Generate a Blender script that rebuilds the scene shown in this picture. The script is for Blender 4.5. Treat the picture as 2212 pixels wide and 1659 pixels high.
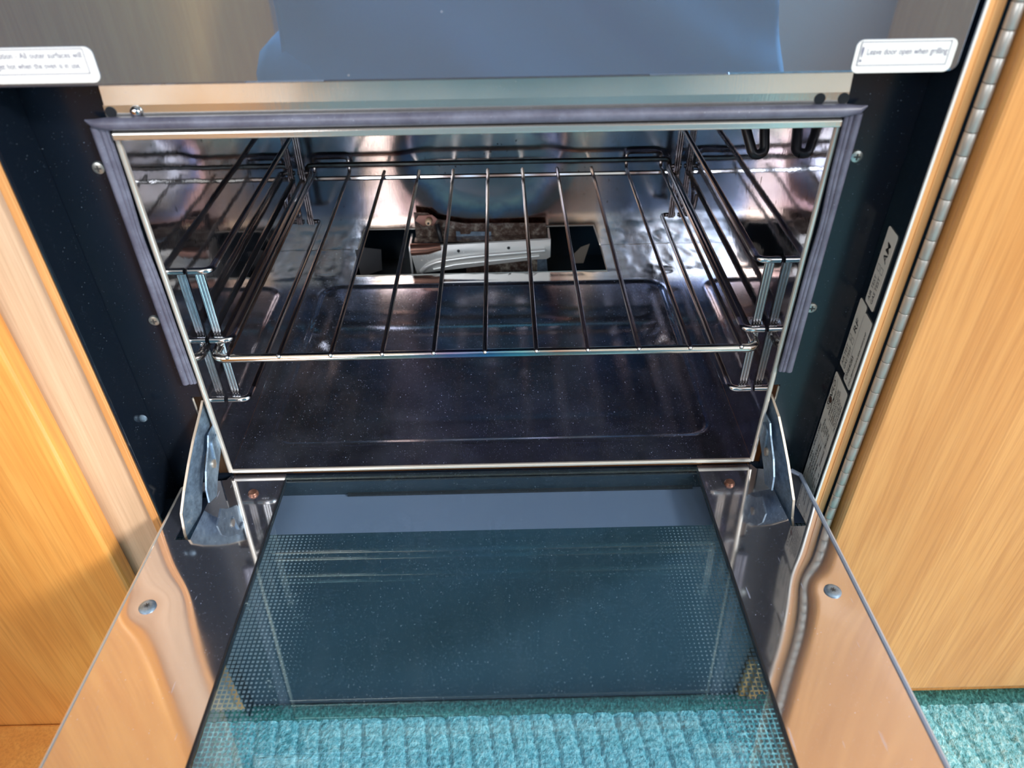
import bpy, bmesh, math, random
from mathutils import Vector, Matrix, noise
random.seed(7)
PI = math.pi
SC = bpy.context.scene
COL = SC.collection
for o in list(bpy.data.objects):
    bpy.data.objects.remove(o)

# ------------------------------------------------------------------ camera, sky, lights, exposure
def make_camera():
    cd = bpy.data.cameras.new('camera')
    cam = bpy.data.objects.new('camera', cd)
    COL.objects.link(cam)
    pitch, yaw, roll = math.radians(38.15368), math.radians(0.54254), math.radians(-0.86245)
    fwd = Vector((math.sin(yaw) * math.cos(pitch), math.cos(yaw) * math.cos(pitch), -math.sin(pitch)))
    rt = Vector((math.cos(yaw), -math.sin(yaw), 0))
    up = rt.cross(fwd)
    r = rt * math.cos(roll) + up * math.sin(roll)
    u = -rt * math.sin(roll) + up * math.cos(roll)
    m = Matrix((r, u, -fwd)).transposed().to_4x4()
    m.translation = Vector((0.01253, -0.41669, 0.40560))
    cam.matrix_world = m
    cd.sensor_width = 36
    cd.lens = 1616.99 / 2212 * 36
    cd.clip_start = 0.01
    cd.dof.use_dof = True
    cd.dof.focus_distance = 0.60
    cd.dof.aperture_fstop = 8.0
    SC.camera = cam
make_camera()

SC.view_settings.view_transform = 'Standard'
SC.view_settings.look = 'None'
SC.view_settings.gamma = 1
SC.view_settings.use_curve_mapping = False
SC.view_settings.exposure = 0.0

w = bpy.data.worlds.new('sky')
SC.world = w
w.use_nodes = True
bg = w.node_tree.nodes['Background']
bg.inputs[0].default_value = (0.62, 0.79, 1.0, 1)
bg.inputs[1].default_value = 1.6

def sun(direction, strength, color, angle):
    l = bpy.data.lights.new('sun', 'SUN')
    l.energy = strength; l.color = color; l.angle = math.radians(angle)
    o = bpy.data.objects.new('sun', l); COL.objects.link(o)
    o.rotation_euler = Vector(direction).to_track_quat('-Z', 'Y').to_euler()
def area(loc, direction, sx, sy, power, color):
    l = bpy.data.lights.new('window_daylight', 'AREA')
    l.shape = 'RECTANGLE'; l.size = sx; l.size_y = sy; l.energy = power; l.color = color
    o = bpy.data.objects.new('window_daylight', l); COL.objects.link(o)
    o.location = loc
    o.rotation_euler = Vector(direction).to_track_quat('-Z', 'Z').to_euler()
sun((-0.62, 0.58, -0.48), 3.2, (1.0, 0.93, 0.84), 7.0)
area((1.27, -1.35, 0.95), (-1, 0.35, -0.35), 1.1, 1.1, 20, (0.86, 0.94, 1.0))
area((-0.9, -1.96, 1.0), (0.1, 1, -0.3), 1.3, 0.9, 34, (0.90, 0.94, 1.0))

SC.cycles.max_bounces = 12
SC.cycles.use_adaptive_sampling = True
SC.cycles.adaptive_threshold = 0.02
SC.cycles.glossy_bounces = 10
SC.cycles.transmission_bounces = 10
SC.cycles.transparent_max_bounces = 16
SC.cycles.diffuse_bounces = 4
SC.cycles.sample_clamp_indirect = 4.0
SC.cycles.blur_glossy = 0.3
SC.cycles.use_denoising = True

# ------------------------------------------------------------------ materials
class NT:
    def __init__(s, name):
        s.m = bpy.data.materials.new(name); s.m.use_nodes = True
        s.t = s.m.node_tree; s.t.nodes.clear()
        s.out = s.n('ShaderNodeOutputMaterial')
    def n(s, typ, **kw):
        nd = s.t.nodes.new(typ)
        for k, v in kw.items():
            if isinstance(k, str) and k.startswith('i_'):
                nd.inputs[k[2:].replace('_', ' ')].default_value = v
            else:
                setattr(nd, k, v)
        return nd
    def l(s, a, b): s.t.links.new(a, b)
    def math(s, op, a, b=None, c=None):
        nd = s.n('ShaderNodeMath', operation=op)
        for i, v in enumerate((a, b, c)):
            if v is None: continue
            if isinstance(v, (int, float)): nd.inputs[i].default_value = v
            else: s.l(v, nd.inputs[i])
        return nd.outputs[0]
    def coords(s, scale=(1, 1, 1), loc=(0, 0, 0), rot=(0, 0, 0)):
        tc = s.n('ShaderNodeTexCoord'); mp = s.n('ShaderNodeMapping')
        mp.inputs['Scale'].default_value = scale; mp.inputs['Location'].default_value = loc; mp.inputs['Rotation'].default_value = rot
        s.l(tc.outputs['Object'], mp.inputs[0]); return mp.outputs[0]
    def xyz(s):
        tc = s.n('ShaderNodeTexCoord'); sp = s.n('ShaderNodeSeparateXYZ'); s.l(tc.outputs['Object'], sp.inputs[0])
        return sp.outputs
    def noise(s, vec, scale, detail=3, rough=0.55, dist=0):
        nd = s.n('ShaderNodeTexNoise'); nd.inputs['Scale'].default_value = scale; nd.inputs['Detail'].default_value = detail
        nd.inputs['Roughness'].default_value = rough; nd.inputs['Distortion'].default_value = dist
        s.l(vec, nd.inputs['Vector']); return nd.outputs['Fac']
    def ramp(s, fac, stops):
        nd = s.n('ShaderNodeValToRGB'); cr = nd.color_ramp
        while len(cr.elements) < len(stops): cr.elements.new(0.5)
        for e, (p, c) in zip(cr.elements, stops):
            e.position = p
            e.color = (c, c, c, 1) if isinstance(c, (int, float)) else (*c, 1)
        s.l(fac, nd.inputs[0]); return nd.outputs[0]
    def mix(s, fac, a, b):
        nd = s.n('ShaderNodeMix', data_type='RGBA')
        for v, i in ((fac, nd.inputs[0]), (a, nd.inputs[6]), (b, nd.inputs[7])):
            if isinstance(v, (int, float)): i.default_value = v
            elif isinstance(v, tuple): i.default_value = (*v, 1)
            else: s.l(v, i)
        return nd.outputs[2]
    def bump(s, h, dist, strength=1.0, normal=None):
        nd = s.n('ShaderNodeBump'); nd.inputs['Distance'].default_value = dist; nd.inputs['Strength'].default_value = strength
        s.l(h, nd.inputs['Height'])
        if normal is not None: s.l(normal, nd.inputs['Normal'])
        return nd.outputs[0]
    def bsdf(s, color, rough=0.5, metal=0.0, normal=None, coat=0.0, spec=0.5, link=True):
        b = s.n('ShaderNodeBsdfPrincipled')
        for v, k in ((color, 'Base Color'), (rough, 'Roughness'), (metal, 'Metallic'), (coat, 'Coat Weight'), (spec, 'Specular IOR Level')):
            i = b.inputs[k]
            if isinstance(v, (int, float)): i.default_value = v
            elif isinstance(v, tuple): i.default_value = (*v, 1)
            else: s.l(v, i)
        b.inputs['Coat Roughness'].default_value = 0.03
        if normal is not None: s.l(normal, b.inputs['Normal'])
        if link: s.l(b.outputs[0], s.out.inputs[0])
        return b.outputs[0]

def specks(t, scale=900, thr=0.06, chance=0.25):
    # dust: rare small dots
    v = t.n('ShaderNodeTexVoronoi', feature='F1'); v.inputs['Scale'].default_value = scale
    tc = t.n('ShaderNodeTexCoord'); t.l(tc.outputs['Object'], v.inputs['Vector'])
    sp = t.n('ShaderNodeSeparateColor'); t.l(v.outputs['Color'], sp.inputs[0])
    near = t.math('LESS_THAN', v.outputs['Distance'], thr)
    rare = t.math('LESS_THAN', sp.outputs[0], chance)
    return t.math('MULTIPLY', near, rare)

def plain(name, color, rough=0.5, metal=0.0, coat=0.0, spec=0.5):
    t = NT(name); t.bsdf(color, rough, metal, coat=coat, spec=spec); return t.m

def wood(name, light, mid, dark, grain=1.0, tilt=0.0, seed=0.0, rough=0.38):
    t = NT(name)
    v = t.coords(scale=(1, 1, 0.11), loc=(seed, seed * 0.3, seed), rot=(0, tilt, 0))
    warp = t.noise(v, 9, 2, 0.5)
    broad = t.noise(v, 14 * grain, 3, 0.6, 1.4)
    fine = t.noise(t.coords(scale=(1, 1, 0.025), loc=(seed, 0, 0), rot=(0, tilt, 0)), 420 * grain, 3, 0.65)
    rings = t.math('SINE', t.math('MULTIPLY_ADD', broad, 22, t.math('MULTIPLY', warp, 14)))
    r01 = t.math('MULTIPLY_ADD', rings, 0.5, 0.5)
    c1 = t.mix(r01, mid, light)
    f2 = t.ramp(fine, [(0.42, 0.0), (0.68, 1.0)])
    c2 = t.mix(t.math('MULTIPLY', f2, 0.45), c1, dark)
    fleck = t.ramp(t.noise(t.coords(scale=(1, 1, 0.25), loc=(3 + seed, 0, 0)), 95, 2), [(0.74, 0.0), (0.8, 1.0)])
    c3 = t.mix(t.math('MULTIPLY', fleck, 0.5), c2, dark)
    t.bsdf(c3, rough, 0, normal=t.bump(fine, 0.0004, 0.35), coat=0.15)
    return t.m

M = {}
M['wood_right'] = wood('golden_beech_veneer', (0.72, 0.35, 0.115), (0.65, 0.295, 0.090), (0.43, 0.165, 0.045), 1.0, 0.22, 0.4)
M['wood_left'] = wood('amber_veneer', (0.84, 0.40, 0.10), (0.78, 0.345, 0.08), (0.50, 0.19, 0.04), 0.9, -0.04, 2.1)
M['maple'] = wood('pale_maple', (0.70, 0.51, 0.35), (0.63, 0.44, 0.29), (0.40, 0.25, 0.15), 0.8, 0.0, 5.2, 0.5)
M['wood_edge'] = wood('orange_edging', (0.72, 0.37, 0.14), (0.62, 0.29, 0.10), (0.40, 0.17, 0.06), 1.3, 0.0, 7.7)

def steel(name, color=(0.62, 0.63, 0.66), rough=0.06, metal=1.0, wave=0.0, wave_scale=6, dust=0.0, scratch=0.25, extra=None):
    t = NT(name)
    n1 = t.noise(t.coords(scale=(1, 1, 1)), wave_scale, 2, 0.5)
    n2 = t.noise(t.coords(scale=(30, 2, 2)), 60, 2, 0.6)
    nrm = None
    if wave: nrm = t.bump(n1, wave, 1.0)
    if scratch: nrm = t.bump(n2, 0.00004 * scratch * 10, 0.3, nrm)
    rr = t.math('MULTIPLY_ADD', t.noise(t.coords(), 18, 4), rough * 1.2, rough * 0.5)
    b = t.bsdf(color if extra is None else extra(t), rr, metal, normal=nrm, link=dust == 0)
    if dust:
        d = t.bsdf((0.62, 0.72, 0.95), 0.8, 0, link=False)  # dust colour made bluish to carry sky haze too
        mx = t.n('ShaderNodeMixShader')
        k = t.math('MULTIPLY', specks(t, 480, 0.11, 0.10), dust)
        k2 = t.math('MULTIPLY', specks(t, 1500, 0.16, 0.10), dust * 0.8)
        haze = t.math('MULTIPLY', t.ramp(t.noise(t.coords(scale=(1, 1, 1)), 14, 5, 0.7), [(0.45, 0.0), (0.8, 1.0)]), 0.035 * dust)
        t.l(t.math('ADD', t.math('MAXIMUM', t.math('MAXIMUM', k, k2), haze), 0.012 * dust), mx.inputs[0])  # specks are dust; the even share is a painted sky-haze veil
        t.l(b, mx.inputs[1]); t.l(d, mx.inputs[2]); t.l(mx.outputs[0], t.out.inputs[0])
    return t.m
M['steel'] = steel('polished_stainless', dust=0.6, wave=0.0006, wave_scale=7)
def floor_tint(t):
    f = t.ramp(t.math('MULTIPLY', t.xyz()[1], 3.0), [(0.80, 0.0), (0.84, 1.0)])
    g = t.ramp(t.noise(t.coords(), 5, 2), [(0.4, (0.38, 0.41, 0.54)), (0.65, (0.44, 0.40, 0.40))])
    return t.mix(f, g, (0.78, 0.76, 0.74))  # rear strip lightened: bright reflection of burner and window put into the colour
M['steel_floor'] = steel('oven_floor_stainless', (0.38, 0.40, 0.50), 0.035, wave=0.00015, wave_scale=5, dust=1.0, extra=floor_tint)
def heat_and_mirror_tint(t):
    X, Y, Z = t.xyz()
    dx = t.math('MULTIPLY', t.math('SUBTRACT', X, -0.006), 11.0)
    dz = t.math('MULTIPLY', t.math('SUBTRACT', Z, 0.105), 13)
    d = t.math('SQRT', t.math('ADD', t.math('MULTIPLY', dx, dx), t.math('MULTIPLY', dz, dz)))
    n = t.math('MULTIPLY_ADD', t.noise(t.coords(), 17, 4, 0.6), 0.7, -0.35)
    ring = t.ramp(t.math('MULTIPLY', t.math('ADD', d, n), 0.5), [(0.0, (0.46, 0.42, 0.40)), (0.34, (0.60, 0.56, 0.52)), (0.42, (0.24, 0.25, 0.34)), (0.48, (0.34, 0.20, 0.17)), (0.62, (0.50, 0.33, 0.27)), (0.80, (0.62, 0.50, 0.46))])
    ax = t.math('ADD', t.math('ABSOLUTE', t.math('ADD', X, 0.010)), t.math('MULTIPLY', n, 0.02))
    side = t.ramp(t.math('MULTIPLY', ax, 5.0), [(0.42, (0.50, 0.36, 0.30)), (0.48, (0.92, 0.68, 0.54)), (0.62, (0.94, 0.72, 0.58)), (0.665, (0.60, 0.58, 0.62)), (0.72, (0.44, 0.50, 0.60))])  # peach bands and bluish ends: mirrored room painted into the colour
    far = t.ramp(t.math('MULTIPLY', ax, 5.0), [(0.40, 0.0), (0.52, 1.0)])
    c = t.mix(far, ring, side)
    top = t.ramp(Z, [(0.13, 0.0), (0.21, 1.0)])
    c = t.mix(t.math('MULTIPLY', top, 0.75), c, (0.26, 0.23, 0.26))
    spots = t.ramp(t.noise(t.coords(scale=(1, 1, 0.6)), 330, 1), [(0.70, 0.0), (0.73, 1.0)])
    dens = t.ramp(t.noise(t.coords(), 12, 2), [(0.45, 0.0), (0.6, 1.0)])
    return t.mix(t.math('MULTIPLY', spots, dens), c, (0.05, 0.035, 0.03))
M['steel_back'] = steel('heat_and_mirror_tinted_back', rough=0.13, wave=0.0010, wave_scale=9, extra=heat_and_mirror_tint)
def side_tint(t):
    n = t.noise(t.coords(), 7, 3, 0.6)
    c = t.ramp(n, [(0.35, (0.42, 0.44, 0.50)), (0.55, (0.46, 0.41, 0.38)), (0.72, (0.36, 0.40, 0.48))])
    spots = t.ramp(t.noise(t.coords(scale=(1, 1, 0.35)), 300, 1), [(0.71, 0.0), (0.74, 1.0)])
    z = t.xyz()[2]
    up = t.ramp(z, [(0.10, 0.0), (0.16, 1.0)])
    return t.mix(t.math('MULTIPLY', spots, up), c, (0.05, 0.04, 0.035))
M['steel_side'] = steel('oven_side_stainless', rough=0.05, wave=0.0007, wave_scale=8, dust=0.45, extra=side_tint)
M['steel_ceiling'] = steel('dark_blue_roof_steel', (0.20, 0.23, 0.34), 0.22)  # one even dark bluish tone for the cavity roof
M['chrome'] = steel('chromed_wire', (0.74, 0.74, 0.76), 0.08, scratch=0)
def wire_tint(t):
    y = t.xyz()[1]
    n = t.noise(t.coords(scale=(1, 0.2, 1)), 60, 3)
    a = t.ramp(n, [(0.3, (0.16, 0.14, 0.135)), (0.7, (0.34, 0.30, 0.28))])
    return a
M['rack_wire'] = steel('browned_shelf_wire', rough=0.18, scratch=0, extra=wire_tint)
def frame_tint(t):
    x = t.xyz()[0]
    c = t.ramp(t.math('MULTIPLY_ADD', x, 2.5, 0.5), [(0.0, (0.80, 0.74, 0.66)), (0.34, (0.80, 0.72, 0.62)), (0.43, (0.34, 0.30, 0.52)),
        (0.50, (0.16, 0.34, 0.60)), (0.56, (0.24, 0.55, 0.62)), (0.62, (0.62, 0.42, 0.34)), (0.70, (0.78, 0.74, 0.68))])
    return c
M['rack_front'] = steel('heat_blued_front_wire', rough=0.10, scratch=0, extra=frame_tint)
M['brushed'] = steel('brushed_fascia_steel', (0.86, 0.81, 0.73), 0.19, metal=0.85, dust=0.35)
M['brushed_low'] = steel('polished_fascia_steel', (0.80, 0.76, 0.70), 0.12, metal=0.85, dust=0.3)
M['rim'] = steel('rolled_steel_edge', (0.80, 0.76, 0.70), 0.16, metal=0.65)

def enamel(ro=0.05, sp=0.6, ct=0.15):
    t = NT('black_enamel')
    n = t.noise(t.coords(), 11, 3)
    d = t.math('MAXIMUM', t.math('MULTIPLY', specks(t, 330, 0.10, 0.10), 0.5), t.math('MULTIPLY', specks(t, 1200, 0.18, 0.06), 0.5))
    c = t.mix(d, (0.006, 0.010, 0.018), (0.25, 0.32, 0.40))
    t.bsdf(c, t.math('MULTIPLY_ADD', n, 0.10, ro), 0, spec=sp, coat=ct)
    return t.m
M['enamel'] = enamel()
M['enamel_flange'] = enamel(0.16, 0.42, 0.0)
def gasket():
    t = NT('grey_silicone_seal')
    n = t.noise(t.coords(), 60, 4, 0.7)
    c = t.ramp(n, [(0.35, (0.085, 0.085, 0.125)), (0.7, (0.15, 0.16, 0.22))])
    d = specks(t, 700, 0.15, 0.08)
    t.bsdf(t.mix(t.math('MULTIPLY', d, 0.6), c, (0.5, 0.55, 0.65)), 0.42, 0)
    return t.m
M['gasket'] = gasket()
def galv():
    t = NT('zinc_plated_steel')
    n = t.noise(t.coords(), 160, 3, 0.7)
    c = t.ramp(n, [(0.3, (0.17, 0.24, 0.33)), (0.62, (0.34, 0.47, 0.62)), (0.78, (0.64, 0.66, 0.64))])
    t.bsdf(c, 0.42, 0.75, normal=t.bump(n, 0.0004, 0.3)); return t.m
M['galv'] = galv()
M['galv_edge'] = plain('worn_plate_edge', (0.58, 0.50, 0.42), 0.4, 0.7)
def rusty():
    t = NT('scorched_rusty_steel')
    n = t.noise(t.coords(), 90, 5, 0.7)
    c = t.ramp(n, [(0.34, (0.05, 0.035, 0.032)), (0.48, (0.12, 0.075, 0.058)), (0.56, (0.22, 0.18, 0.155)), (0.66, (0.50, 0.44, 0.36))])
    t.bsdf(c, 0.4, 0.5, normal=t.bump(n, 0.0006, 0.6)); return t.m
M['rust'] = rusty()
M['dark_bracket'] = plain('dull_bracket_steel', (0.12, 0.12, 0.13), 0.4, 0.5)
M['copper_brown'] = plain('heat_browned_steel', (0.30, 0.15, 0.11), 0.32, 0.8)
M['burner_steel'] = plain('satin_burner_steel', (0.86, 0.86, 0.84), 0.33, 0.55)
M['black_hole'] = plain('unlit_recess', (0.006, 0.009, 0.014), 0.6)
M['dark_metal'] = plain('navy_enamel_recess', (0.010, 0.022, 0.036), 0.25, 0.0, spec=0.6)
M['ceramic'] = plain('cream_ceramic', (0.75, 0.52, 0.33), 0.5)
M['soot'] = plain('sooty_wire', (0.018, 0.018, 0.022), 0.35, 0.2)
M['screw'] = plain('zinc_screw', (0.55, 0.57, 0.55), 0.32, 0.9)
M['screw_dark'] = plain('screw_recess', (0.05, 0.05, 0.05), 0.6)
M['hinge_steel'] = steel('hinge_nickel', (0.55, 0.53, 0.50), 0.36, metal=0.55, scratch=0)
M['sticker_white'] = plain('white_vinyl', (0.86, 0.87, 0.84), 0.35)
M['sticker_silver'] = plain('silver_grey_vinyl', (0.80, 0.78, 0.72), 0.30)
M['ink'] = plain('black_ink', (0.012, 0.012, 0.016), 0.5)
M['ink_grey'] = plain('grey_ink', (0.16, 0.16, 0.24), 0.6)
M['blue_edge'] = plain('pale_blue_rolled_edge', (0.50, 0.60, 0.78), 0.25, 0.5)
M['trim_white'] = plain('pale_aluminium_trim', (0.80, 0.80, 0.78), 0.35, 0.2)
M['plinth'] = plain('dark_plinth', (0.030, 0.055, 0.085), 0.45)
M['blue_cloth'] = None
def cloth(name, a, b):
    t = NT(name)
    n = t.noise(t.coords(), 900, 2)
    f = t.noise(t.coords(scale=(1, 1, 0.5)), 7, 2)
    t.bsdf(t.mix(n, a, b), 0.85, 0, normal=t.bump(f, 0.03, 0.8)); return t.m
M['blue_cloth'] = cloth('blue_denim', (0.17, 0.50, 0.76), (0.24, 0.58, 0.86))
M['skin'] = plain('skin', (0.60, 0.38, 0.28), 0.55)
M['hair'] = plain('brown_hair', (0.05, 0.03, 0.02), 0.6)
M['cream_wall'] = plain('cream_wallboard', (0.66, 0.63, 0.57), 0.7)
M['white_frame'] = plain('white_window_frame', (0.8, 0.8, 0.78), 0.4)
M['phone'] = plain('phone_black', (0.02, 0.02, 0.02), 0.2)

def hob_glass():
    # dark printed glass of the upper door: fine grid of dots, mirror-like face
    t = NT('dotted_dark_glass')
    X, Y, Z = t.xyz()
    fx = t.math('SUBTRACT', t.math('FRACT', t.math('MULTIPLY', t.math('ADD', X, Z), 400)), 0.5)
    fz = t.math('SUBTRACT', t.math('FRACT', t.math('MULTIPLY', t.math('SUBTRACT', X, Z), 400)), 0.5)
    d = t.math('ADD', t.math('MULTIPLY', fx, fx), t.math('MULTIPLY', fz, fz))
    dot = t.math('LESS_THAN', d, 0.07)
    base = t.mix(dot, (0.100, 0.100, 0.122), (0.118, 0.118, 0.142))
    dd = t.math('MULTIPLY', specks(t, 130, 0.05, 0.25), 0.6)
    c = t.mix(dd, base, (0.6, 0.62, 0.65))
    dif = t.bsdf(c, 0.6, 0, spec=0.0, link=False)
    g = t.n('ShaderNodeBsdfGlossy'); g.inputs['Color'].default_value = (0.46, 0.68, 1.0, 1); g.inputs['Roughness'].default_value = 0.015
    mx = t.n('ShaderNodeMixShader')
    fr = t.n('ShaderNodeFresnel'); fr.inputs['IOR'].default_value = 2.3
    t.l(t.math('MULTIPLY_ADD', fr.outputs[0], 1.0, 0.26), mx.inputs[0]); t.l(dif, mx.inputs[1]); t.l(g.outputs[0], mx.inputs[2])
    t.l(mx.outputs[0], t.out.inputs[0]); return t.m
M['hob_glass'] = hob_glass()

def thin_glass(name, tint, dusty=False, ior=1.5, frit=None, strength=1.0):
    t = NT(name)
    tr = t.n('ShaderNodeBsdfTransparent'); tr.inputs[0].default_value = (*tint, 1)
    g = t.n('ShaderNodeBsdfGlossy'); g.inputs['Roughness'].default_value = 0.01; g.inputs['Color'].default_value = (0.85, 1.0, 0.97, 1)
    lw = t.n('ShaderNodeLayerWeight'); lw.inputs['Blend'].default_value = 0.5
    mx = t.n('ShaderNodeMixShader')
    schlick = t.math('MULTIPLY_ADD', t.math('POWER', lw.outputs['Facing'], 5.0), 0.96, 0.04)
    t.l(t.math('MULTIPLY', schlick, strength), mx.inputs[0]); t.l(tr.outputs[0], mx.inputs[1]); t.l(g.outputs[0], mx.inputs[2])
    cur = mx.outputs[0]
    if frit:
        fac, ink = frit(t)
        m2 = t.n('ShaderNodeMixShader'); t.l(fac, m2.inputs[0]); t.l(cur, m2.inputs[1]); t.l(ink, m2.inputs[2]); cur = m2.outputs[0]
    if dusty:
        d = t.n('ShaderNodeBsdfDiffuse'); d.inputs[0].default_value = (0.5, 0.68, 0.85, 1)
        k = t.math('MAXIMUM', specks(t, 520, 0.11, 0.16), specks(t, 1500, 0.17, 0.14))
        streak = t.ramp(t.noise(t.coords(scale=(1, 0.25, 1)), 60, 3, 0.7), [(0.5, 0.0), (0.85, 1.0)])
        fac = t.math('MAXIMUM', t.math('MULTIPLY', k, 0.42), t.math('MULTIPLY_ADD', streak, 0.012, 0.008))
        m3 = t.n('ShaderNodeMixShader'); t.l(fac, m3.inputs[0]); t.l(cur, m3.inputs[1]); t.l(d.outputs[0], m3.inputs[2]); cur = m3.outputs[0]
    t.l(cur, t.out.inputs[0]); return t.m
def frit(t):
    # printed border of the outer pane: squares that shrink towards the middle, solid band by the hinge
    X, Y, Z = t.xyz()
    ax = t.math('ABSOLUTE', X)
    size = t.math('MULTIPLY', t.math('SUBTRACT', ax, 0.112), 1 / 0.062 * 0.5)      # half size of the square in a cell
    size = t.math('MINIMUM', size, 0.39)
    cell = 345.0
    fx = t.math('ABSOLUTE', t.math('SUBTRACT', t.math('FRACT', t.math('MULTIPLY', X, cell)), 0.5))
    fy = t.math('ABSOLUTE', t.math('SUBTRACT', t.math('FRACT', t.math('MULTIPLY', Y, cell)), 0.5))
    sq = t.math('LESS_THAN', t.math('MAXIMUM', fx, fy), size)
    band = t.math('GREATER_THAN', Y, -0.0515)
    fac = t.math('MAXIMUM', sq, band)
    sh = t.bsdf((0.21, 0.29, 0.36), 0.12, 0, spec=0.6, link=False)
    sh2 = t.bsdf((0.16, 0.21, 0.33), 0.12, 0, spec=0.6, link=False)
    mm = t.n('ShaderNodeMixShader'); t.l(band, mm.inputs[0]); t.l(sh, mm.inputs[1]); t.l(sh2, mm.inputs[2])
    return fac, mm.outputs[0]
M['inner_glass'] = thin_glass('clear_inner_pane', (0.94, 0.98, 0.99), True, strength=1.3)
M['outer_glass'] = thin_glass('printed_outer_pane', (0.72, 0.84, 0.91), False, frit=frit, strength=1.3)
M['outer_clear'] = thin_glass('tinted_outer_pane', (0.80, 0.90, 0.93))
M['clear_window'] = thin_glass('window_pane', (0.97, 0.98, 1.0))

def door_steel():
    t = NT('mirror_door_panel')
    n = t.noise(t.coords(scale=(1, 1, 1)), 7, 2, 0.4)
    X, Y, Z = t.xyz()
    h = None
    for sx in (-0.2188, 0.2186):
        dx = t.math('SUBTRACT', X, sx); dy = t.math('SUBTRACT', Y, -0.125)
        r = t.math('SQRT', t.math('ADD', t.math('MULTIPLY', dx, dx), t.math('MULTIPLY', dy, dy)))
        e = t.math('DIVIDE', 1.0, t.math('ADD', 1.0, t.math('POWER', t.math('MULTIPLY', r, 60), 2.0)))
        h = e if h is None else t.math('ADD', h, e)
    nb = t.bump(h, -0.0011, 1.0)
    nb = t.bump(n, 0.0009, 1.0, nb)
    sc = t.noise(t.coords(scale=(25, 2, 1), rot=(0, 0, 0.5)), 60, 2)
    rr = t.ramp(t.noise(t.coords(), 16, 4), [(0.3, 0.03), (0.8, 0.11)])
    b = t.bsdf((0.68, 0.67, 0.68), rr, 1.0, normal=nb, link=False)
    d = t.bsdf((0.62, 0.70, 0.95), 0.8, 0, link=False)
    mx = t.n('ShaderNodeMixShader')
    scr = t.ramp(t.noise(t.coords(scale=(3, 0.2, 1), rot=(0, 0, 0.6)), 150, 2), [(0.72, 0.0), (0.74, 0.3)])
    k = t.math('MAXIMUM', t.math('MULTIPLY', specks(t, 420, 0.10, 0.10), 0.7), t.math('MULTIPLY', specks(t, 1300, 0.16, 0.10), 0.5))
    t.l(t.math('MAXIMUM', t.math('MAXIMUM', k, scr), 0.035), mx.inputs[0]); t.l(b, mx.inputs[1]); t.l(d, mx.inputs[2]); t.l(mx.outputs[0], t.out.inputs[0])  # lower bound paints an even bluish sky-haze veil over the mirror
    return t.m
M['door_steel'] = door_steel()

def carpet_mat(name, a, b, c):
    t = NT(name)
    n = t.noise(t.coords(scale=(1, 0.7, 1)), 380, 2, 0.6)
    n2 = t.noise(t.coords(), 140, 3, 0.6)
    col = t.ramp(t.math('MULTIPLY_ADD', n2, 0.4, t.math('MULTIPLY', n, 0.6)), [(0.36, a), (0.5, b), (0.64, c)])
    t.bsdf(col, 0.75, 0, normal=t.bump(n, 0.002, 0.9)); return t.m
M['carpet'] = carpet_mat('teal_loop_pile', (0.08, 0.36, 0.42), (0.25, 0.62, 0.70), (0.55, 0.88, 0.92))
M['carpet_edge'] = carpet_mat('dark_teal_binding', (0.006, 0.06, 0.06), (0.02, 0.15, 0.145), (0.08, 0.30, 0.29))

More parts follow.
